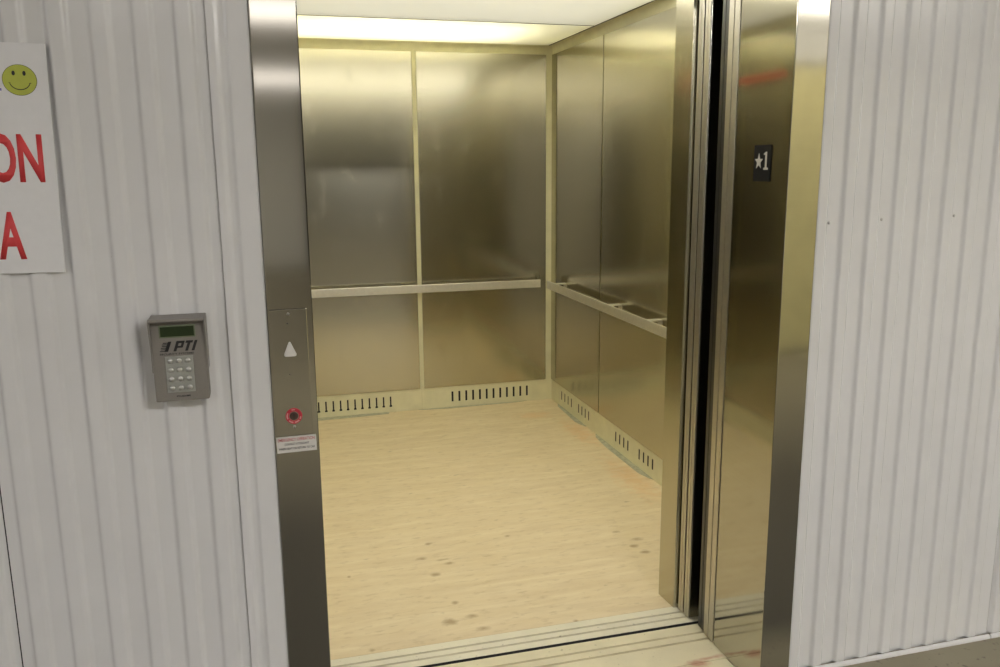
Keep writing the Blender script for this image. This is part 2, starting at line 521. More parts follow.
PHL = -0.541
wall_l = wall_with_core('wall_left', -3.2, XA - 0.004, [(-3.2, -0.7415, PHL), (-0.7385, -0.2335, PHL)])
KR = 1 + DR / 2.02
def rx(x): return -0.1346 + (x + 0.1346) * KR
PHR = rx(1.400)
wall_r = wall_with_core('wall_right', XD + 0.001, 6.2, [(XD + 0.001, rx(2.0575), PHR), (rx(2.0625), 6.2, PHR + 0.012)], 0.012, DR, KR)

MB().box(rx(2.0575) + 0.0002, rx(2.0625) - 0.0002, RECESS + DR + 0.001, 0.0222 + DR, 0.014, HALL_H).build('seam_gap', 'rubber', wall_r)
MB().box(-0.7413, -0.7387, RECESS + 0.001, 0.0222, 0.0, HALL_H).build('seam_gap', 'rubber', wall_l)

# trim beside the door frame, left: flat strip with one shallow rib; right: narrow flat strip
mb = MB()
prof = [(-0.2322, 0.0045), (-0.216, 0.0045), (-0.207, 0.0115), (-0.197, 0.0115), (-0.189, 0.0055), (-0.146, 0.0055), (-0.1437, 0.0075)]
sheet(mb, rounded(prof, 0.003), 0.0, HALL_H)
struct(mb.build('trim_1', 'trim_white'))
mb = MB()
prof = [(XD + 0.0012, 0.0085 + DR), (XD + 0.040, 0.0085 + DR), (XD + 0.043, 0.0125 + DR)]
sheet(mb, rounded(prof, 0.0015), 0.0, HALL_H, 0.0135 + DR)
struct(mb.build('trim_2', 'trim_white'))

# base channel along the foot of the right and the left wall
def base(name, x0, x1, dy=0.0):
    mb = MB()
    mb.prism([(y + dy, z) for y, z in [(0.003, 0.0), (0.003, 0.009), (0.001, 0.013), (0.0005, 0.013), (-0.0065, 0.009), (-0.0075, 0.004), (-0.0075, 0.0)]], x0, x1, 'x')
    o = struct(mb.build(name, 'trim_white'))
    return o
base('baseboard_right', XD + 0.002, rx(2.0575), DR)
base('baseboard_right', rx(2.0625), 6.2, DR)
base('baseboard_left', -3.2, -0.2335)

# painted screws in the sheets
def wall_screw(parent, x, z, y):
    mb = MB().lathe([(0.0, 0.0035), (0.003, 0.003), (0.0045, 0.0012), (0.0048, 0.0), (0.0048, -0.001)], (x, y, z), (0, -1, 0), 14)
    return mb.build('screw', 'wall_screw', parent, smooth=True)
wall_screw(wall_l, -0.461, 1.372, RECESS - 0.0005)
for x, z in ((1.356, 1.40), (1.530, 1.405), (1.775, 1.41)):
    wall_screw(wall_r, rx(x), 1.56 + (z - 1.56) * KR, (RECESS if x > 1.36 else 0.0085) + DR)

# header wall above the door frame, shell of the hall
mb = MB().box(XA - 0.004, XD + 0.003, 0.012, 0.10, 2.235, HALL_H)
struct(mb.build('wall_header', 'wall_white'))

fl = MB(); fl.box(-6.2, 6.2, -12.0, -0.0005, -0.12, 0.0); fl.box(-6.2, XA - 0.004, -0.0005, 0.10, -0.12, 0.0); fl.box(XD + 0.001, 6.2, -0.0005, 0.10 + DR, -0.12, 0.0)
struct(fl.build('floor', 'concrete'))
struct(MB().box(-6.2, 6.2, -12.0, 0.16, HALL_H, HALL_H + 0.08).build('ceiling', 'hall_ceiling'))
struct(MB().box(-6.2, 0.50, -12.1, -12.0, 0, HALL_H).build('wall_far', 'hall_wall'))
# unseen dark ribbed slab, added at the hall end to darken the reflections
ld = MB()
prof = []
z = 0.0
while z < HALL_H - 0.1:
    prof += [(-12.02, z), (-12.0, z + 0.03), (-12.0, z + 0.42), (-12.02, z + 0.45)]
    z += 0.45
prof = [p for p in prof if p[1] <= HALL_H] + [(-12.02, HALL_H), (-12.1, HALL_H), (-12.1, 0.0)]
ld.prism(prof, 0.505, 6.19, 'x')
struct(ld.build('wall_dark_added', 'far_dark'))
struct(MB().box(-6.3, -6.2, -12.0, 0.1, 0, HALL_H).build('wall_hall_left', 'hall_wall'))
struct(MB().box(6.2, 6.3, -12.0, 0.1, 0, HALL_H).build('wall_hall_right', 'hall_wall'))
struct(MB().box(-6.2, -3.2, 0.0, 0.1, 0, HALL_H).build('wall_return', 'hall_wall'))
# storage bay across the hall to the right, with a yellow roller door in it
bay = MB(); bay.box(2.1, 2.4, -4.35, -4.15, 0, HALL_H); bay.box(2.4, 6.2, -4.35, -4.15, 2.35, HALL_H)
struct(bay.build('wall_opposite', 'hall_wall'))
rd = MB()
prof = []
z = 0.0
while z < 2.35:
    prof += [(-4.20, z), (-4.185, z + 0.02), (-4.185, z + 0.075), (-4.20, z + 0.095)]
    z += 0.11
prof = [p for p in prof if p[1] <= 2.35]
rd.prism(prof + [(-4.22, 2.35), (-4.22, 0.0)], 2.41, 6.19, 'x')
struct(rd.build('door_2', 'yellow_door'))

# ------------------------------------------------------------------ hall lamps (ceiling lights, with added fill lights and glow panels)
def hall_lamp(x0, x1, y0, y1, label, glow='lamp'):
    cx, cy = (x0 + x1) / 2, (y0 + y1) / 2
    t = thing('ceiling_and_fill_light', (cx, cy, HALL_H), label, 'ceiling light', 'ceiling lights of the hall')
    MB().box(x0, x1, y0, y1, HALL_H - 0.035, HALL_H - 0.001, 0.004).build('housing', 'lamp_body', t)
    MB().box(x0 + 0.02, x1 - 0.02, y0 + 0.02, y1 - 0.02, HALL_H - 0.062, HALL_H - 0.035, 0.012).build('diffuser', glow, t)
    return t
hall_lamp(-1.4, 0.32, -5.20, -4.42, 'broad dim glowing panel added for the nearer bright band in the jamb', 'band_glow')  # weak glow added to put a bright band into the left jamb
hall_lamp(-1.4, 0.48, -10.4, -9.2, 'broad dim glowing panel added for the farther bright band in the jamb', 'band_glow')  # second weak glow, added for the thin band lower on the jamb
hall_lamp(3.0, 5.0, -3.95, -3.30, 'broad bright ceiling light panel before the yellow roller door', 'lamp_mid')
hall_lamp(-3.4, -2.0, -2.9, -2.6, 'unseen fill light added over the hall left of the sign', 'lamp_fill_left')  # added fill for the left wall, kept out of the jamb reflections
hall_lamp(0.6, 1.8, -3.25, -2.90, 'unseen strong fill light added over the hall before the elevator', 'lamp_fill_strong')  # main added fill for both ribbed walls, placed where no jamb mirrors it
hall_lamp(2.9, 4.1, -2.3, -2.0, 'unseen fill light added over the hall right of the elevator', 'lamp_soft')  # added fill from the right, unseen in the jambs
hall_lamp(-6.1, -4.0, -1.75, -1.45, 'long white fluorescent ceiling light at the far left end of the hall', 'lamp_soft')
hall_lamp(4.4, 6.1, -1.75, -1.45, 'long white fluorescent ceiling light at the far right end of the hall', 'lamp_soft')
hall_lamp(-4.6, -3.2, -8.4, -8.0, 'unseen fill light added deep in the hall on the left', 'lamp_fill_strong')  # added to brighten the far hall as mirrored in the steel
hall_lamp(4.4, 5.8, -8.4, -8.0, 'unseen fill light added deep in the hall behind the roller door wall', 'lamp_fill_strong')  # added far fill, hidden from the car panels by the bay wall

# ------------------------------------------------------------------ elevator door frame
DF = thing('elevator_door_frame', (0.585, 0.0, 0.0), 'brushed stainless steel door frame around the open elevator, set in the white ribbed wall', 'door frame')
JD = 0.273
jl = MB()
jl.box(XA, XB, 0.0, JD, 0.0, 2.235, 0.003, 3)
jl.build('jamb', 'frame_steel', DF)
jr = MB()
jr.box(XC, XD, 0.0, JD, 0.0, 2.235, 0.003, 3)
jr.build('jamb', 'frame_steel', DF)
hd = MB(); hd.box(XB + 0.0005, XC - 0.0005, 0.0, JD, 2.135, 2.235, 0.003, 3)
hd.build('head', 'frame_steel', DF)

# ------------------------------------------------------------------ sills
def grooved(mb, x0, x1, y0, y1, ztop, zbot, grooves, w=0.011, d=0.028):
    pts = [(y0, zbot), (y0, ztop)]
    for g in sorted(grooves):
        pts += [(g - w / 2, ztop), (g - w / 2, ztop - d), (g + w / 2, ztop - d), (g + w / 2, ztop)]
    pts += [(y1, ztop), (y1, zbot)]
    t = bmesh.new()
    A = [t.verts.new((x0, y, z)) for y, z in pts]; B = [t.verts.new((x1, y, z)) for y, z in pts]
    for i in range(len(pts)):
        j = (i + 1) % len(pts)
        t.faces.new((A[i], A[j], B[j], B[i]))
    t.faces.new(A); t.faces.new(B)
    bmesh.ops.recalc_face_normals(t, faces=t.faces[:])
    mb.add(t)
HS = thing('door_sill', (0, 0, 0), 'worn beige grooved metal sill at the hall side of the elevator threshold', 'sill')
mb = MB(); grooved(mb, XB - 0.03, 1.62, 0.190, 0.4030, 0.0, -0.04, [0.3092, 0.3501])
mb.build('sill_plate', 'hall_sill', HS)
MB().box(XB + 0.0005, XC - 0.0005, 0.0, 0.1885, -0.03, -0.001).build('apron', 'hall_sill', HS)

# ------------------------------------------------------------------ landing doors (slid open to the right)
def door_leaf(name, y0, y1, x0, label=None, edge='door_edge', parent=None):
    if parent is None:
        t = thing(name, (x0 + 0.34, (y0 + y1) / 2, 0), label, 'elevator door')
        own = None
    def panel():
        mb = MB()
        mb.box(x0 + 0.0015, x0 + 0.68, y0, y1, 0.006, 2.15, 0.0015, 2)
        return mb
    if parent is None:
        panel().build('door_panel', 'door_steel', t)
    else:
        t = panel().build(name, 'door_steel', parent)
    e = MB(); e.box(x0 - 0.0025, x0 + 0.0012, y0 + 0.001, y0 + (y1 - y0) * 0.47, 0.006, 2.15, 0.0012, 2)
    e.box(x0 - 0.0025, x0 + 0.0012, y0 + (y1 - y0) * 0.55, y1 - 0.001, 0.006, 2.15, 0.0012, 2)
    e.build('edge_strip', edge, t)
    g = MB(); g.box(x0 + 0.05, x0 + 0.62, (y0 + y1) / 2 - 0.003, (y0 + y1) / 2 + 0.003, -0.012, 0.006)
    g.build('guide', 'rubber', t)
    return t
door_leaf('landing_door', 0.2765, 0.338, XC + 0.001, 'steel landing door edge nearest the hall, slid open behind the right jamb')
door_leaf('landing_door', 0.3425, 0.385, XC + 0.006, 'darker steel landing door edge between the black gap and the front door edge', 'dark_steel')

# ------------------------------------------------------------------ elevator car
CAR = thing('elevator_car', (0.78, 1.9, 0.0), 'open elevator car with plywood floor and brushed steel wall panels in cream framing', 'elevator')
C0 = Vector((0.78, 1.9, 0.0))

fb = MB(); fb.box(XL, XE, 0.5335, YB, -0.02, 0.0)
M['plywood'] = mat_plywood(tuple(C0))
fb.build('floor_board', M['plywood'], CAR)
mb = MB(); grooved(mb, XB - 0.03, 1.62, 0.4205, 0.532, 0.0, -0.04, [0.4560, 0.4910])
mb.build('sill_plate', mat_sill('worn_car_sill', (0.74, 0.70, 0.55)), CAR)
MB().box(-0.07, 1.62, 0.4185, 0.4202, -0.5, -0.0015).build('toe_guard_gap_shade', 'black', CAR)  # toe guard raised as a black strip, so colour shades the sill gap

door_leaf('car_door', 0.4365, 0.470, XC - 0.004, parent=CAR)
door_leaf('car_door', 0.4745, 0.5085, XC - 0.006, parent=CAR)
# cream framed shell
def wall_shell(mbfn, mat='cream'):
    mb = MB(); mbfn(mb)
    return mb.build('car_wall', mat, CAR)

# back wall: the panels stand 8 mm proud of the cream shell whose face is at YB
bw = wall_shell(lambda m: m.box(XL - 0.02, XE + 0.02, YB, YB + 0.03, Z1 - 0.02, Z4 + 0.10))
tag(bw, 'cream back wall with two tall steel panels')
def steel_panel_y(x0, x1, z0, z1, parent):
    m = MB(); m.box(x0, x1, YB - 0.010, YB - 0.0005, z0, z1, 0.003, 3)
    return m.build('steel_panel', 'car_steel', parent)
steel_panel_y(XL + 0.01, XM - 0.014, Z1, Z3, bw)
steel_panel_y(XM + 0.014, 1.632, Z1, Z3, bw)
# raised joint bar between the two panels
jb = MB(); jb.box(XM - 0.004, XM + 0.004, YB - 0.006, YB - 0.0005, 0.0, Z3, 0.0015); jb.build('joint_bar', 'cream', bw)
# ventilated kick plate with real slots
sl = [(0.123 + i * 0.0457 - 0.0048, 0.123 + i * 0.0457 + 0.0048, 0.046, 0.104) for i in range(11)]
sr_ = [(0.989 + i * 0.0467 - 0.0068, 0.989 + i * 0.0467 + 0.0068, 0.037, 0.106) for i in range(12)]
kp = MB()
kp.plate_with_slots(XL, XM - 0.001, 0.046, Z1 - 0.0205, [(a, b, 0.046, 0.104) for a, b, _, _ in sl], lambda u, d, z: (u, d, z), YB, YB + 0.004)
kp.plate_with_slots(XL, XM - 0.001, 0.0, 0.046, [(a - 0.0035, b + 0.0035, 0.034, 0.046) for a, b, _, _ in sl], lambda u, d, z: (u, d, z), YB, YB + 0.004)
kp.plate_with_slots(XM + 0.001, XE, 0.0, Z1 - 0.0205, sr_, lambda u, d, z: (u, d, z), YB, YB + 0.004)
kp.build('kick_plate', 'cream', bw)
MB().box(XL, XE, YB + 0.022, YB + 0.026, -0.01, Z1).build('vent_backing', 'black', bw)

# right wall
rw = wall_shell(lambda m: m.box(XE, XE + 0.03, YF - 0.1, YB + 0.02, Z1 - 0.02, Z4 + 0.10))
tag(rw, 'right hand wall with a row of tall steel panels')
def steel_panel_x(y0, y1, parent, x=XE, s=-1):
    m = MB(); m.box(min(x, x + s * 0.010) + (0.0005 if s > 0 else 0), max(x, x + s * 0.010) - (0.0005 if s < 0 else 0), y0, y1, Z1, Z3, 0.003, 3)
    return m.build('steel_panel', 'car_steel', parent)
steel_panel_x(YS + 0.006, YB - 0.012, rw)
steel_panel_x(1.545, YS - 0.006, rw)
steel_panel_x(0.665, 1.533, rw)
def grp(y0, y1, n=4, za=0.047, zb=0.104):
    return [(y0 + (y1 - y0) * i / (n - 1) - 0.009, y0 + (y1 - y0) * i / (n - 1) + 0.009, za, zb) for i in range(n)]
kr = MB()
kr.plate_with_slots(YF, YB, 0.0, Z1 - 0.0205, grp(2.90, 3.085) + grp(2.60, 2.77) + grp(2.02, 2.185) + grp(1.715, 1.875), lambda u, d, z: (XE + d, u, z), 0.0, 0.0015)
kr.build('kick_plate', 'cream', rw)
MB().box(XE + 0.022, XE + 0.026, YF, YB, -0.01, Z1).build('vent_backing', 'black', rw)

# left wall
lw = wall_shell(lambda m: m.box(XL - 0.03, XL, YF - 0.1, YB + 0.02, 0.0, Z4 + 0.10))
tag(lw, 'left hand wall with a row of tall steel panels')
steel_panel_x(YS + 0.006, YB - 0.012, lw, XL, 1)
steel_panel_x(1.545, YS - 0.006, lw, XL, 1)
steel_panel_x(0.665, 1.533, lw, XL, 1)

MB().box(XL + 0.0105, XL + 0.013, 2.02, 2.48, 2.005, 2.040).build('notice_strip', 'notice_red', lw)

# front returns with entrance columns, and transom over the opening
fr = MB()
fr.prism([(1.189, YF), (1.196, 0.525), (1.228, 0.518), (1.228, 0.560), (XE - 0.001, 0.560), (XE - 0.001, YF)], 0.0, Z4 + 0.08, 'z')
fr.build('front_return', 'car_steel', CAR)
fr = MB(); fr.box(XL + 0.001, XB + 0.004, 0.525, YF, 0.0, Z4 + 0.08, 0.002); fr.build('front_return', 'car_steel', CAR)
fr = MB(); fr.box(XB + 0.006, 1.186, 0.56, YF, 2.14, Z4 + 0.08, 0.002); fr.build('transom', 'car_steel', CAR)

# cove moulding where walls meet ceiling
def cove(pfn, a0, a1, axis):
    mb = MB()
    pts = []
    for i in range(9):
        t = i / 8 * math.pi / 2
        pts.append((0.030 * (1 - math.cos(t)) , Z3 + 0.004 + (Z4 - Z3 - 0.002) * math.sin(t)))
    pts = [pfn(d, z) for d, z in pts] + [pfn(0.030, Z4 + 0.02), pfn(0.0, Z4 + 0.02)]
    mb.prism(pts, a0, a1, axis)
    return mb
cove(lambda d, z: (YB - 0.0005 - d, z), XL, XE, 'x').build('cove', 'cream', bw)
cove(lambda d, z: (XE - 0.0005 - d, z), YF, YB - 0.001, 'y').build('cove', 'cream', rw)
cove(lambda d, z: (XL + 0.0005 + d, z), YF, YB - 0.001, 'y').build('cove', 'cream', lw)

# ceiling: dark pan, lit front module, added middle glow, lit module at the back
CE = MB().box(XL, XE, YF, YB, Z4 + 0.115, Z4 + 0.135).build('car_ceiling', 'cream', CAR)
x0, x1 = XL + 0.036, XE - 0.038
MB().box(x0, x1, 1.560, YC - 0.004, Z4, Z4 + 0.004).build('light_diffuser', 'diffuser', CE)
MB().box(x0, x1, 1.560, YC - 0.004, Z4 + 0.100, Z4 + 0.110).build('added_fill_board', 'fill_board', CE)  # unseen glowing board added to brighten the middle ceiling module
rv = MB(); rv.box(x1 + 0.0005, XE - 0.0310, 0.66, YB - 0.036, Z4 - 0.0015, Z4 + 0.010)
rv.box(x0, x1, YC - 0.0035, YC + 0.0035, Z4 - 0.0015, Z4 + 0.005)
rv.build('shadow_gap', 'rubber', CE)
MB().box(x0, x1, YC + 0.004, YB - 0.036, Z4, Z4 + 0.004).build('light_diffuser', 'diffuser', CE)
MB().box(x0, x1, 0.66, 1.552, Z4 + 0.001, Z4 + 0.006).build('light_diffuser', 'car_lamp', CE)
for y in (2.68, 2.88, 3.08):
    MB().lathe([(0.0, 0.0), (0.013, 0.0), (0.013, 1.40), (0.0, 1.40)], (-0.06, y, Z4 + 0.075), (1, 0, 0), 12).build('light_tube', 'tube', CE)
# reflector pan sides of the lit module
pan = MB(); pan.box(x0 - 0.004, x1 + 0.004, YC - 0.002, YC + 0.002, Z4 + 0.006, Z4 + 0.113)
pan.build('light_pan', 'lamp_body', CE)

# handrails
def rail_bracket_y(x, parent):
    m = MB(); m.box(x - 0.012, x + 0.012, YB - 0.078, YB - 0.010, Z2 - 0.034, Z2 - 0.028, 0.001)
    m.box(x - 0.018, x + 0.018, YB - 0.014, YB - 0.010, Z2 - 0.048, Z2 - 0.016, 0.001)
    m.build('bracket', 'rail_metal', parent)
hr = MB(); hr.box(0.0, 1.571, YB - 0.086, YB - 0.076, Z2B, Z2, 0.002)
hb = hr.build('handrail', 'rail_metal', CAR)
tag(hb, 'flat pale metal handrail across the back wall')
for x in (0.12, 0.60, 1.10, 1.50): rail_bracket_y(x, hb)
hr = MB(); hr.box(XE - 0.086, XE - 0.076, 0.80, 3.14, Z2B, Z2, 0.002)
hb = hr.build('handrail', 'rail_metal', CAR)
tag(hb, 'flat pale metal handrail along the right wall')
for y in (1.15, 1.65, 2.13, 3.00):
    m = MB(); m.box(XE - 0.078, XE - 0.010, y - 0.02, y + 0.02, Z2 - 0.008, Z2 - 0.001, 0.001)
    m.box(XE - 0.014, XE - 0.010, y - 0.02, y + 0.02, Z2 - 0.045, Z2 - 0.001, 0.001)
    m.build('bracket', 'rail_metal', hb)

# worn metal floor flange showing where the plywood stops short of the walls
def flange(pts, holes):
    mb = MB(); mb.prism(pts, 0.0002, 0.0022, 'z')
    for hx, hy in holes:
        mb.lathe([(0.0, 0.0045), (0.004, 0.0038), (0.005, 0.002)], (hx, hy, 0), (0, 0, 1), 10)
    mb.build('floor_flange', 'flange', CAR)
flange([(0.06, YB - 0.0005), (0.06, YB - 0.060), (0.30, YB - 0.052), (0.48, YB - 0.040), (0.56, YB - 0.034), (0.57, YB - 0.0005)], [(0.22, YB - 0.03), (0.45, YB - 0.02)])
flange([(0.76, YB - 0.0005), (0.78, YB - 0.012), (0.98, YB - 0.03), (1.15, YB - 0.022), (1.42, YB - 0.014), (1.5, YB - 0.0005)], [(1.05, YB - 0.012)])
flange([(XE - 0.0005, 3.16), (XE - 0.020, 3.10), (XE - 0.034, 2.74), (XE - 0.016, 2.66), (XE - 0.0005, 2.63)], [(XE - 0.014, 3.0), (XE - 0.018, 2.85)])
flange([(XE - 0.0005, 2.48), (XE - 0.024, 2.42), (XE - 0.036, 2.25), (XE - 0.034, 1.80), (XE - 0.012, 1.72), (XE - 0.0005, 1.70)], [(XE - 0.014, 2.38), (XE - 0.018, 2.2), (XE - 0.018, 2.02), (XE - 0.018, 1.86)])

# hoistway walls around the car so the gaps stay dark
HW = MB()
HW.box(-1.0, -0.98, 0.101, 3.6, -0.6, 3.0); HW.box(2.2, 2.22, 0.101, 3.6, -0.6, 3.0)
HW.box(-1.0, 2.22, 3.6, 3.62, -0.6, 3.0); HW.box(-1.0, 2.22, 0.101, 3.6, 3.0, 3.02); HW.box(-1.0, 2.22, 0.03, 3.6, -0.62, -0.6)
HW.box(-1.0, XA - 0.004, 0.101, 0.12, -0.6, 3.0); HW.box(XD + 0.001, 2.22, 0.155, 0.17, -0.6, 3.0); HW.box(XA - 0.004, XD + 0.003, 0.101, 0.12, 2.24, 3.0)
struct(HW.build('wall_shaft', 'black'))

# ------------------------------------------------------------------ call station on the left jamb
CP = thing('call_panel', (-0.097, 0.0, 1.085), 'steel call plate with white up arrow and red ringed key switch on the left jamb', 'call button panel')
def skew(x, z):     # the plate edges as they stand
    return x
mb = MB(); mb.box(-0.139, -0.054, -0.004, 0.0, 0.932, 1.238, 0.0012, 2)
mb.build('face_plate', 'plate_steel', CP)
tri = []
cx, cz = -0.096, 1.1395
P3 = [(-0.0965, 1.1650), (-0.1125, 1.1265), (-0.0795, 1.1265)]
for i in range(3):
    a, b, c = Vector(P3[i - 1]), Vector(P3[i]), Vector(P3[(i + 1) % 3])
    p = b + (a - b).normalized() * 0.008; q = b + (c - b).normalized() * 0.008
    for k in range(6):
        t = k / 5
        tri.append(tuple((1 - t) ** 2 * p + 2 * t * (1 - t) * b + t * t * q))
mb = MB(); mb.prism(tri, -0.0075, -0.0035, 'y', 0.0006)
mb.build('call_button', 'white_plastic', CP)
KS = MB().lathe([(0.0195, -0.004), (0.0195, 0.0), (0.0185, 0.0008), (0.0115, 0.0008), (0.0110, -0.001), (0.0110, -0.004)], (-0.096, -0.004, 0.981), (0, -1, 0), 40).build('key_switch', 'red_enamel', CP, smooth=False)
tag(KS, 'red ring around a key switch')
MB().lathe([(0.0108, -0.003), (0.0108, -0.0006), (0.009, 0.0006), (0.0, 0.0006)], (-0.096, -0.004, 0.981), (0, -1, 0), 28).build('lock_barrel', plain('dark_lock', (0.10, 0.06, 0.05), 0.4, 0.6), KS)
mb = MB(); mb.box(-0.0968, -0.0952, -0.0052, -0.0045, 0.975, 0.987); mb.build('keyhole', 'black', KS)
# worn pale lettering blocks round the ring
rl = MB()
for a0, a1 in ((150, 205), (222, 262), (275, 318), (330, 352), (80, 108)):
    pts = [(-0.096 + r * math.cos(math.radians(a)), 0.981 + r * math.sin(math.radians(a))) for r, seq in ((0.0172, range(0, 6)), (0.0142, range(5, -1, -1))) for a in [a0 + (a1 - a0) * k / 5 for k in seq]]
    rl.prism(pts, -0.0052, -0.0047, 'y')
rl.build('ring_lettering', plain('worn_pink_lettering', (0.55, 0.28, 0.27), 0.5), KS)
for z in (1.2275, 0.9545):
    s = MB().lathe([(0.0032, -0.002), (0.0032, 0.0004), (0.0022, 0.0014), (0.0, 0.0016)], (-0.096, -0.004, z), (0, -1, 0), 18).build('screw', 'screw', CP, smooth=True)
    MB().box(-0.0982, -0.0938, -0.0058, -0.0052, z - 0.0003, z + 0.0003).build('slot', 'black', s)
MB().lathe([(0.0022, -0.001), (0.0022, 0.0003), (0.0, 0.0004)], (-0.099, -0.004, 1.205), (0, -1, 0), 12).build('indicator_hole', 'plate_mark', CP)
MB().lathe([(0.0022, -0.001), (0.0022, 0.0003), (0.0, 0.0004)], (-0.100, -0.004, 1.083), (0, -1, 0), 12).build('indicator_hole', 'plate_mark', CP)

# warning label stuck below it
LB = thing('warning_label', (-0.093, 0.0, 0.911), 'small white paper label with red heading and two black lines below the call plate', 'label')
LB.rotation_euler = (0, math.radians(-0.6), 0)
MB().box(-0.1395, -0.0465, -0.0012, 0.0003, 0.8905, 0.930).build('paper', 'label_white', LB)
text_mesh('EMERGENCY OPERATION', -0.1365, -0.0505, 0.9185, 0.9262, -0.0011, 0.0003, 0, 0.02).build('heading', 'pink_ink', LB)
text_mesh('CONTACT ATTENDANT', -0.121, -0.064, 0.9085, 0.9140, -0.0011, 0.0003, 0, 0.02).build('text_line', 'ink', LB)
text_mesh('WHEN LIGHT ON RETURN TO CAR', -0.1355, -0.051, 0.8975, 0.9030, -0.0011, 0.0003, 0, 0.02).build('text_line', 'ink', LB)

# ------------------------------------------------------------------ floor number plaque on the right jamb return
PQ = thing('floor_plaque', (XC, 0.123, 1.561), 'small black plaque with white star and numeral 1 on the right jamb', 'floor sign')
MB().box(XC - 0.003, XC, 0.0835, 0.1655, 1.5115, 1.6115, 0.0008).build('plaque', 'plaque', PQ)
def on_return(pts_uz):      # u runs to the viewer's right, i.e. towards -y
    return [(0.1655 - u, z) for u, z in pts_uz]
star = []
for i in range(10):
    r = 0.0205 if i % 2 == 0 else 0.0085
    a = math.pi / 2 + i * math.pi / 5
    star.append((0.0265 + r * math.cos(a), 1.5665 + r * 1.12 * math.sin(a)))
mb = MB(); mb.prism(on_return(star), XC - 0.0042, XC - 0.0028, 'x'); mb.build('star', 'plaque_white', PQ)
one = [(0.051, 1.544), (0.0725, 1.544), (0.0725, 1.549), (0.0655, 1.551), (0.0655, 1.593), (0.0605, 1.593), (0.0510, 1.588), (0.0510, 1.5845), (0.058, 1.5855), (0.058, 1.551), (0.051, 1.549)]
mb = MB(); mb.prism(on_return(one), XC - 0.0042, XC - 0.0028, 'x'); mb.build('numeral', 'plaque_white', PQ)

# ------------------------------------------------------------------ keypad
KX0, KX1, KZ0, KZ1, KF = -0.392, -0.279, 1.050, 1.236, -0.045
KP = thing('access_keypad', ((KX0 + KX1) / 2, 0.004, (KZ0 + KZ1) / 2), 'grey metal access keypad with green display and hood on the white ribbed wall', 'keypad')
mb = MB()
mb.prism([(0.004, KZ0 + 0.004), (0.004, KZ1 - 0.005), (KF, KZ1 - 0.005), (KF, KZ0), (KF + 0.012, KZ0 - 0.002)], KX0, KX1, 'x', 0.0018)
mb.build('housing', 'keypad_grey', KP)
hd = MB()
hd.prism([(0.004, KZ1 + 0.003), (0.004, KZ1 - 0.004), (-0.066, KZ1 - 0.004), (-0.068, KZ1 - 0.001), (-0.063, KZ1 + 0.003)], KX0 - 0.002, KX1 + 0.002, 'x', 0.001)
for x in (KX0 - 0.0025, KX1 - 0.0005):
    hd.prism([(0.004, KZ1 - 0.0035), (-0.065, KZ1 - 0.0035), (-0.065, KZ1 - 0.010), (KF - 0.001, KZ1 - 0.075), (KF + 0.001, KZ1 - 0.12), (0.004, KZ1 - 0.12)], x, x + 0.003, 'x', 0.0006)
hd.build('hood', 'hood_grey', KP)
dr = MB(); dr.box(-0.3745, -0.2985, KF - 0.002, KF + 0.001, 1.1945, 1.2225, 0.001); d = dr.build('display', 'lcd_rim', KP)
MB().box(-0.3715, -0.3015, KF - 0.0026, KF - 0.0015, 1.1975, 1.2195).build('screen', 'lcd', d)
lg = MB()
def slant(x0, x1, z0, z1):
    f = lambda x, z: (x + 0.36 * (z - 1.1635), z)
    lg.prism([f(x0, z0), f(x1, z0), f(x1, z1), f(x0, z1)], KF - 0.0005, KF + 0.0003, 'y')
zb, zt, th = 1.1635, 1.1865, 0.0052
slant(-0.3475, -0.3415, zb, zt); slant(-0.3475, -0.3310, zt - th, zt); slant(-0.3475, -0.3310, zb + 0.0075, zb + 0.0075 + th * 0.8); slant(-0.3355, -0.3300, zb + 0.0080, zt - 0.0006)
slant(-0.3275, -0.3125, zt - th, zt); slant(-0.3230, -0.3170, zb, zt)
slant(-0.3095, -0.3035, zb, zt)
lg.build('logo', 'ink', KP)
st = MB()
for i in range(6):
    z = 1.1640 + i * 0.0036
    x = -0.3755 + i * 0.0013 + (0.001 if i % 2 else 0)
    st.box(x, -0.3580 + i * 0.0012, KF - 0.0005, KF + 0.0003, z, z + 0.0016 + 0.0001 * i)
st.prism([(-0.3660, 1.1635), (-0.3585, 1.1635), (-0.3500, 1.1860), (-0.3570, 1.1860)], KF - 0.0005, KF + 0.0003, 'y')
st.build('logo_stripes', 'ink', KP)
text_mesh('SECURITY SYSTEMS', -0.3765, -0.3050, 1.1560, 1.1600, KF + 0.0001, 0.0004, 0.1, 0.02).build('logo_text', 'ink', KP)
pl = MB(); pl.box(-0.3665, -0.3075, KF - 0.0020, KF + 0.001, 1.0700, 1.1525, 0.0008)
kpl = pl.build('key_plate', 'key_plate', KP)
first = None
glyph = ['1', '2', '3', '4', '5', '6', '7', '8', '9', '*', '0', '#']
for r in range(4):
    for c in range(3):
        bx = -0.3555 + c * 0.0185; bz = 1.1420 - r * 0.0205
        if first is None:
            first = MB().lathe([(0.0055, -0.001), (0.0055, 0.0018), (0.0044, 0.0032), (0.0024, 0.0038), (0.0, 0.0040)], (0, 0, 0), (0, -1, 0), 20).build('key', 'key_metal', None, smooth=True)
            o = first
        else:
            o = first.copy(); COL.objects.link(o)
        o.parent = kpl
        o.location = Vector((bx, KF - 0.0018, bz)) - WORLD[kpl.as_pointer()]
text_mesh('PTI ACCESS', -0.3480, -0.3190, 1.0590, 1.0625, KF + 0.0001, 0.0004, 0.1, 0.06).build('maker_text', 'ink', KP)

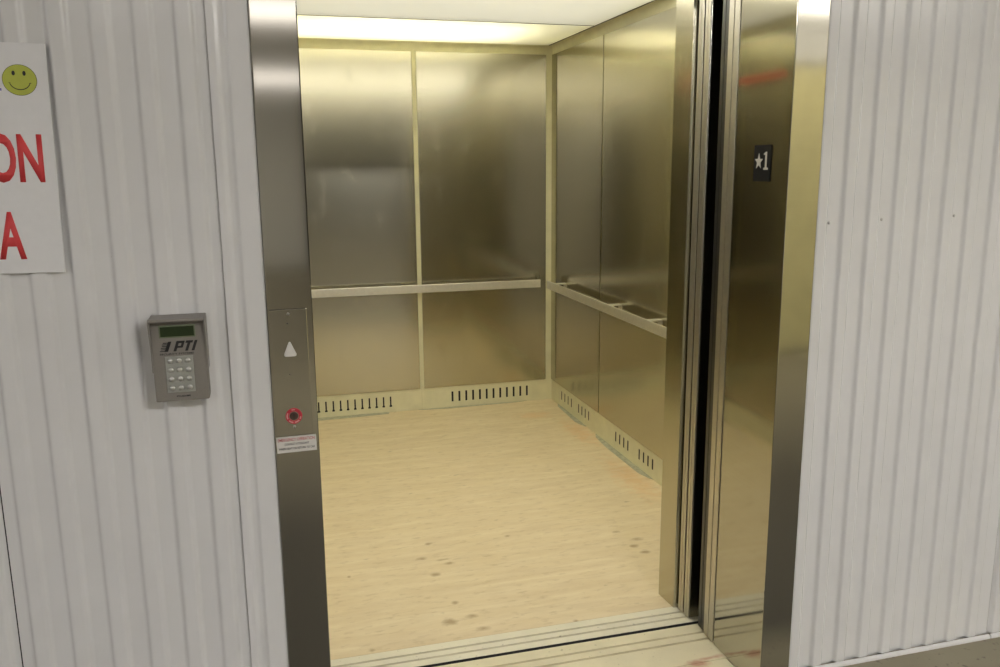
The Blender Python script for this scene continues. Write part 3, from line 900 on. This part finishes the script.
# ------------------------------------------------------------------ sign on the left wall
SG = thing('sign', (-0.75, 0.0, 1.58), 'white board sign with red capitals and yellow smiling face at the left', 'sign')
SG.rotation_euler = (0, math.radians(0.9), 0)
mb = MB(); mb.box(-1.05, -0.553, 0.0, 0.0035, 1.346, 1.8175, 0.0006)
mb.build('board', 'paper', SG)
text_mesh('ON', -0.6815, -0.5755, 1.536, 1.637, 0.0001, 0.0006, 0, 0.030).build('lettering', 'red_ink', SG)
text_mesh('A', -0.6765, -0.6245, 1.376, 1.476, 0.0001, 0.0006, 0, 0.030).build('lettering', 'red_ink', SG)
fc = (-0.6060, 0.0, 1.7440)
def ell(rx, rz, n=40, c=(0, 0)):
    return [(fc[0] + c[0] + rx * math.cos(2 * math.pi * i / n), fc[2] + c[1] + rz * math.sin(2 * math.pi * i / n)) for i in range(n)]
mb = MB(); mb.prism(ell(0.0325, 0.0310), -0.0004, 0.0002, 'y'); mb.prism(ell(0.0325, 0.0310), 0.0, 0.0002, 'y')
face = mb.build('smiley_outline', plain('smiley_rim', (0.10, 0.11, 0.02), 0.6), SG)
mb = MB(); mb.prism(ell(0.0315, 0.0300), -0.0010, 0.0, 'y'); sf = mb.build('smiley_face', 'smiley', SG)
for dx in (-0.0105, 0.0095):
    mb = MB(); mb.prism(ell(0.0031, 0.0048, 18, (dx, 0.0135)), -0.0014, -0.0009, 'y'); mb.build('eye', 'ink', sf)
arc = [(0.0185 * math.cos(a), -0.001 + 0.0185 * math.sin(a)) for a in [math.radians(200 + 140 * k / 14) for k in range(15)]]
arc2 = [(0.0174 * math.cos(a), -0.0005 + 0.0172 * math.sin(a)) for a in [math.radians(200 + 140 * k / 14) for k in range(15)]]
pts = [(fc[0] + x * 1.1, fc[2] + z - 0.0005) for x, z in arc] + [(fc[0] + x * 1.1, fc[2] + z - 0.0005) for x, z in reversed(arc2)]
mb = MB(); mb.prism(pts, -0.0014, -0.0009, 'y')
for s in (-1, 1):
    x = fc[0] + s * 0.0195; z = fc[2] - 0.0065
    mb.prism([(x - 0.0022, z - s * 0.0009), (x + 0.0022, z + s * -0.0003 + 0.0008 * s), (x + 0.0020, z + 0.0012), (x - 0.0018, z + 0.0010)], -0.0014, -0.0009, 'y')
mb.build('mouth', 'ink', sf)
mb = MB(); mb.prism([(-0.656, 1.722), (-0.641, 1.722), (-0.641, 1.727), (-0.656, 1.727)], -0.0004, 0.0002, 'y'); mb.build('lettering', plain('violet_ink', (0.2, 0.17, 0.42), 0.6), SG)

# ------------------------------------------------------------------ world, camera, view
w = bpy.data.worlds.new('hall_air'); SC.world = w; w.use_nodes = True
w.node_tree.nodes['Background'].inputs[0].default_value = (0.5, 0.5, 0.48, 1)
w.node_tree.nodes['Background'].inputs[1].default_value = 0.05

cam = bpy.data.cameras.new('camera'); co = bpy.data.objects.new('camera', cam); COL.objects.link(co)
yaw, pit, rol = math.radians(15.338), math.radians(-11.178), math.radians(-0.485)
fw = Vector((math.sin(yaw) * math.cos(pit), math.cos(yaw) * math.cos(pit), math.sin(pit)))
rt = Vector((math.cos(yaw), -math.sin(yaw), 0)); up = rt.cross(fw)
r2 = math.cos(rol) * rt + math.sin(rol) * up; u2 = -math.sin(rol) * rt + math.cos(rol) * up
mw = Matrix((r2, u2, -fw)).transposed().to_4x4(); mw.translation = Vector((-0.1346, -2.0046, 1.56))
co.matrix_world = mw
cam.sensor_width = 36.0; cam.lens = 846.8 / 1000 * 36.0; cam.clip_start = 0.02
SC.camera = co
SC.view_settings.view_transform = 'Standard'
SC.view_settings.look = 'None'
SC.view_settings.gamma = 1.0
SC.view_settings.exposure = 0.0
SC.view_settings.use_curve_mapping = False
SC.cycles.max_bounces = 12
SC.cycles.diffuse_bounces = 6
SC.cycles.glossy_bounces = 8
SC.cycles.transmission_bounces = 8
SC.cycles.sample_clamp_indirect = 6.0
